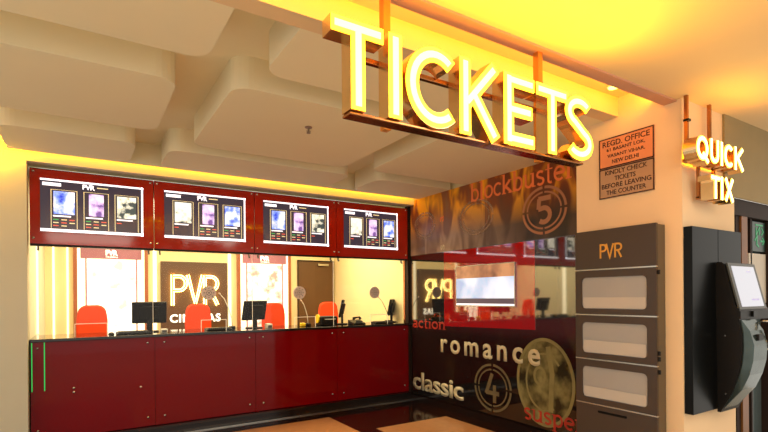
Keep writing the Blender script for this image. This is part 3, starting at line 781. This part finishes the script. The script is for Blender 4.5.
# film-reel disc printed at the lower right
def reel_mat():
    m = bpy.data.materials.new('reel_print'); m.use_nodes = True
    nt = m.node_tree; p = nt.nodes['Principled BSDF']; N = nt.nodes.new; L = nt.links.new
    tc = N('ShaderNodeTexCoord'); n = N('ShaderNodeTexNoise'); n.inputs['Scale'].default_value = 4.5; n.inputs['Detail'].default_value = 3
    L(tc.outputs['Object'], n.inputs['Vector'])
    r = N('ShaderNodeValToRGB'); r.color_ramp.elements[0].position = .38; r.color_ramp.elements[0].color = lin(44, 42, 26)
    r.color_ramp.elements[1].position = .66; r.color_ramp.elements[1].color = lin(150, 142, 92)
    L(n.outputs['Fac'], r.inputs['Fac']); L(r.outputs['Color'], p.inputs['Base Color']); p.inputs['Roughness'].default_value = .15
    return m
M['reel'] = reel_mat(); M['reel_rim'] = mat('reel_rim_print', lin(140, 132, 86), .2, var=.35, vs=7)
bm = bmesh.new(); prism(bm, [(3.42 - p[0], .585 + p[1]) for p in arc(0, 0, .37, .46, 0, 355, 60)], 'x', X - .0015, X + .001)
obj('reel_disc', bm, M['reel'], mu)
bm = bmesh.new(); fr = frame('x', (X - .0016, 3.42, .585))
stroke(bm, arc(0, 0, .36, .45, 0, 360, 50), .035, fr, 0, .002); stroke(bm, arc(0, 0, .24, .30, 40, 300, 30), .022, fr, 0, .0021)
stroke(bm, [(.05, .38), (.1, .1), (.08, -.3)], .06, fr, 0, .0022); stroke(bm, arc(-.06, .06, .07, .09, 0, 360, 16), .03, fr, 0, .0023)
obj('reel_rim', bm, M['reel_rim'], mu)
# wall-mounted display inside the red field
wd_ = thing('video_screen', 'wide pale blue lit display mounted on the red field of the mural', 'screen', (4.11, 4.3, 1.37))
obj('frame', B(4.108, 4.124, 3.80, 4.80, 1.37, 1.88), M['steel'], wd_)
M['disp_top'] = blob_mat('display_brown_band', lin(190, 140, 100), lin(160, 110, 80), lin(120, 80, 62), 3, .75, 4)
M['disp_mid'] = blob_mat('display_pale_band', lin(225, 232, 245), lin(190, 208, 235), lin(160, 180, 215), 2.5, .9, 8)
M['disp_low'] = mat('display_dark_band', lin(70, 60, 70), .3, em=lin(84, 70, 78), es=.9)
obj('picture', B(4.1065, 4.108, 3.81, 4.79, 1.72, 1.87), M['disp_top'], wd_)
obj('picture', B(4.1065, 4.108, 3.81, 4.79, 1.47, 1.72), M['disp_mid'], wd_)
obj('picture', B(4.1065, 4.108, 3.81, 4.79, 1.405, 1.47), M['disp_low'], wd_)
obj('picture', B(4.1055, 4.108, 3.81, 4.79, 1.385, 1.405), M['screen_white'], wd_)

# ================================================================ notice plates on the pillar
PXX = 3.588
def plate(z0, z1, m, lines, label, y0=2.397, y1=1.954):
    t = thing('notice_plate', label, 'notice', (3.58, (y0 + y1) / 2, z0), 'notice plates on the pillar')
    obj('plate', B(PXX - .010, PXX, y1, y0, z0, z1), m, t)
    bm = bmesh.new(); b = .008
    for q in ((y1, y1 + b, z0, z1), (y0 - b, y0, z0, z1), (y1, y0, z0, z0 + b), (y1, y0, z1 - b, z1)):
        box(bm, PXX - .013, PXX - .009, q[0], q[1], q[2], q[3])
    obj('border', bm, M['ink'], t)
    for body, l, r, zz, h in lines:
        obj('lettering', text_bm(body, l - r, h, frame('x', (PXX - .010, l, zz)), .002, .008), M['ink'], t)
plate(2.513, 2.749, M['plate_top'], [('REGD. OFFICE', 2.365, 1.985, 2.682, .043), ('61 BASANT LOK,', 2.33, 2.02, 2.637, .030), ('VASANT VIHAR,', 2.325, 2.02, 2.588, .030), ('NEW DELHI', 2.285, 2.07, 2.541, .030)],
      'upper copper plate on the pillar reading REGD. OFFICE and an address')
plate(2.272, 2.508, M['plate_low'], [('KINDLY CHECK', 2.345, 2.005, 2.455, .036), ('TICKETS', 2.265, 2.095, 2.402, .036), ('BEFORE LEAVING', 2.375, 1.975, 2.350, .036), ('THE COUNTER', 2.335, 2.015, 2.297, .036)],
      'lower taupe plate on the pillar reading KINDLY CHECK TICKETS')

# ================================================================ leaflet cabinet
cb = thing('leaflet_cabinet', 'tall dark brown cabinet with a PVR top and frosted windows against the pillar', 'cabinet', (3.52, 2.2, 0))
obj('body', B(3.475, 3.588, 1.885, 2.53, 0, 2.005, bevel=.003), M['cab_side'], cb)
XF = 3.45
top = obj('top_panel', B(XF, 3.475, 1.875, 2.535, 1.705, 2.01, bevel=.002), M['cab'], cb)
for ch, l, wd in (('P', 2.312, .058), ('V', 2.262, .068), ('R', 2.19, .062)):
    bm = bmesh.new(); f2 = frame('x', (XF, l, 1.785))
    for i, st in enumerate(glyph(ch, wd, .11, .012)): stroke(bm, st, .013, f2, 0, .003 + i * .0003)
    obj('letter', bm, M['gold_print'], top)
zs = [1.70, 1.343, .99, .635]
for i in range(3):
    z1, z0 = zs[i] - .006, zs[i + 1] + .006
    outer = [(1.875, z0), (2.535, z0), (2.535, z1), (1.875, z1)]
    wz0, wz1 = z0 + .042, z1 - .055
    inner = rrect(1.945, 2.478, wz0, wz1, .035, 5)
    bm = bmesh.new()
    # door face with a rounded window hole: triangulated fill between two loops
    for xx in (XF, XF + .022):
        vo = [bm.verts.new((xx, p[0], p[1])) for p in outer]; vi = [bm.verts.new((xx, p[0], p[1])) for p in inner]
        eo = [bm.edges.new((vo[k], vo[(k + 1) % 4])) for k in range(4)]; ei = [bm.edges.new((vi[k], vi[(k + 1) % len(vi)])) for k in range(len(vi))]
        bmesh.ops.triangle_fill(bm, edges=eo + ei, use_beauty=True)
        if xx == XF: a_o, a_i = vo, vi
    for A_, B_ in ((a_o, vo), (a_i, vi)):
        for k in range(len(A_)): bm.faces.new((A_[k], A_[(k + 1) % len(A_)], B_[(k + 1) % len(A_)], B_[k]))
    dd = obj('door', bm, M['cab'], cb)
    obj('window', B(XF + .010, XF + .016, 1.935, 2.485, wz0 - .005, wz1 + .005), M['frosted'], dd)
    obj('leaflet_stack', B(XF + .005, XF + .0098, 1.955, 2.465, wz0 + .005, wz0 + (.09, .10, .085)[i]), M['paper'], dd)
    for zz in (z0 + .06, z1 - .06):
        pass
    for zz in ((z1 - .05,) if i != 1 else (z0 + .07, z0 + .03)):
        bm = bmesh.new(); tube(bm, [(XF + .02, 1.868, zz), (XF + .02, 1.868, zz + .03)], .01, 10); obj('hinge', bm, M['black'], dd)
for zz in (1.70, 1.343, .99, .635):
    obj('metal_strip', B(XF - .003, XF + .02, 1.873, 2.535, zz - .005, zz + .005), M['steel'], cb)
lo = obj('lower_door', B(XF, 3.475, 1.875, 2.535, .02, .629, bevel=.002), M['cab'], cb)
bm = bmesh.new(); prism(bm, rrect(2.10, 2.34, .573, .592, .009, 4), 'x', XF - .002, XF + .004); obj('pull_slot', bm, M['black_gloss'], lo)

# ================================================================ self-service kiosk
kk = thing('ticket_kiosk', 'black wall-mounted self-service ticket kiosk with a tilted bright touch screen', 'kiosk', (4.0, 1.73, .64))
obj('back_board', B(3.596, 3.968, 1.706, 1.764, .66, 1.975, bevel=.003), M['black_gloss'], kk)
obj('back_board', B(3.972, 4.342, 1.706, 1.764, .66, 1.975, bevel=.003), M['black_gloss'], kk)
# head with the screen: profile (y,z)
head = [(1.706, 1.735), (1.656, 1.73), (1.580, 1.405), (1.55, 1.385), (1.55, 1.315), (1.706, 1.30)]
bm = bmesh.new(); prism(bm, head, 'x', 3.93, 4.41)
es = [e for e in bm.edges if abs(e.verts[0].co.x - e.verts[1].co.x) > .1]
bmesh.ops.bevel(bm, geom=es, offset=.008, segments=2, affect='EDGES')
hd = obj('head', bm, M['black'], kk)
# tilted frame: local (x across, t up the slope)
def slope(t, n=0):
    p0 = Vector((0, 1.574, 1.395)); p1 = Vector((0, 1.650, 1.722)); d = (p1 - p0); nn = Vector((0, -d.z, d.y)).normalized()
    q = p0 + d * t + nn * n; return q.y, q.z
def slab(x0, x1, t0, t1, n0, n1):
    bm = bmesh.new(); vs = []
    for n in (n0, n1):
        for x, t in ((x0, t0), (x1, t0), (x1, t1), (x0, t1)):
            y, z = slope(t, n); vs.append(bm.verts.new((x, y, z)))
    for f in ((0, 1, 2, 3), (4, 5, 6, 7), (0, 1, 5, 4), (1, 2, 6, 5), (2, 3, 7, 6), (3, 0, 4, 7)): bm.faces.new([vs[i] for i in f])
    return bm
obj('bezel', slab(3.945, 4.385, -.04, 1.0, .002, .014), M['bezel'], hd)
sc = obj('touch_screen', slab(3.985, 4.345, .03, .93, .0142, .017), M['kiosk_screen'], hd)
obj('on_screen_text', slab(4.17, 4.29, .16, .20, .0172, .018), M['screen_grey'], sc)
obj('on_screen_text', slab(4.20, 4.27, .80, .82, .0172, .018), M['screen_grey'], sc)
inner = [(1.566, 1.33), (1.548, 1.23), (1.545, 1.12), (1.555, 1.0), (1.578, .9), (1.61, .8), (1.684, .64)]
bm = bmesh.new(); prism(bm, [(1.706, 1.33)] + inner + [(1.706, .64)], 'x', 3.94, 4.22); obj('body', bm, M['black'], kk)
front = [(1.55, 1.315), (1.50, 1.24), (1.475, 1.14), (1.482, 1.03), (1.505, .93), (1.55, .82), (1.684, .645)]
bm = bmesh.new()
prism(bm, [(p[0] + .004, p[1]) for p in front] + [(p[0] + .02, p[1]) for p in inner[::-1]], 'x', 3.955, 4.17)
obj('front_shell', bm, M['kiosk_grey'], kk)
obj('card_slot', B(4.02, 4.10, 1.475, 1.50, 1.17, 1.215, bevel=.006), M['black'], kk)
obj('card_slot', B(4.10, 4.16, 1.535, 1.56, 1.335, 1.375), M['black_gloss'], kk)
bm = bmesh.new(); tube(bm, [(4.19, 1.53, 1.30), (4.235, 1.47, 1.30), (4.25, 1.455, 1.28), (4.25, 1.455, 1.12), (4.235, 1.47, 1.10), (4.19, 1.52, 1.10)], .009, 10)
obj('handle', bm, M['steel'], kk, True)
for z in (1.2, .78):
    bm = bmesh.new(); disc(bm, (3.937, 1.65, z), (1, 0, 0), .006, .006, 10); obj('screw', bm, M['steel'], kk)
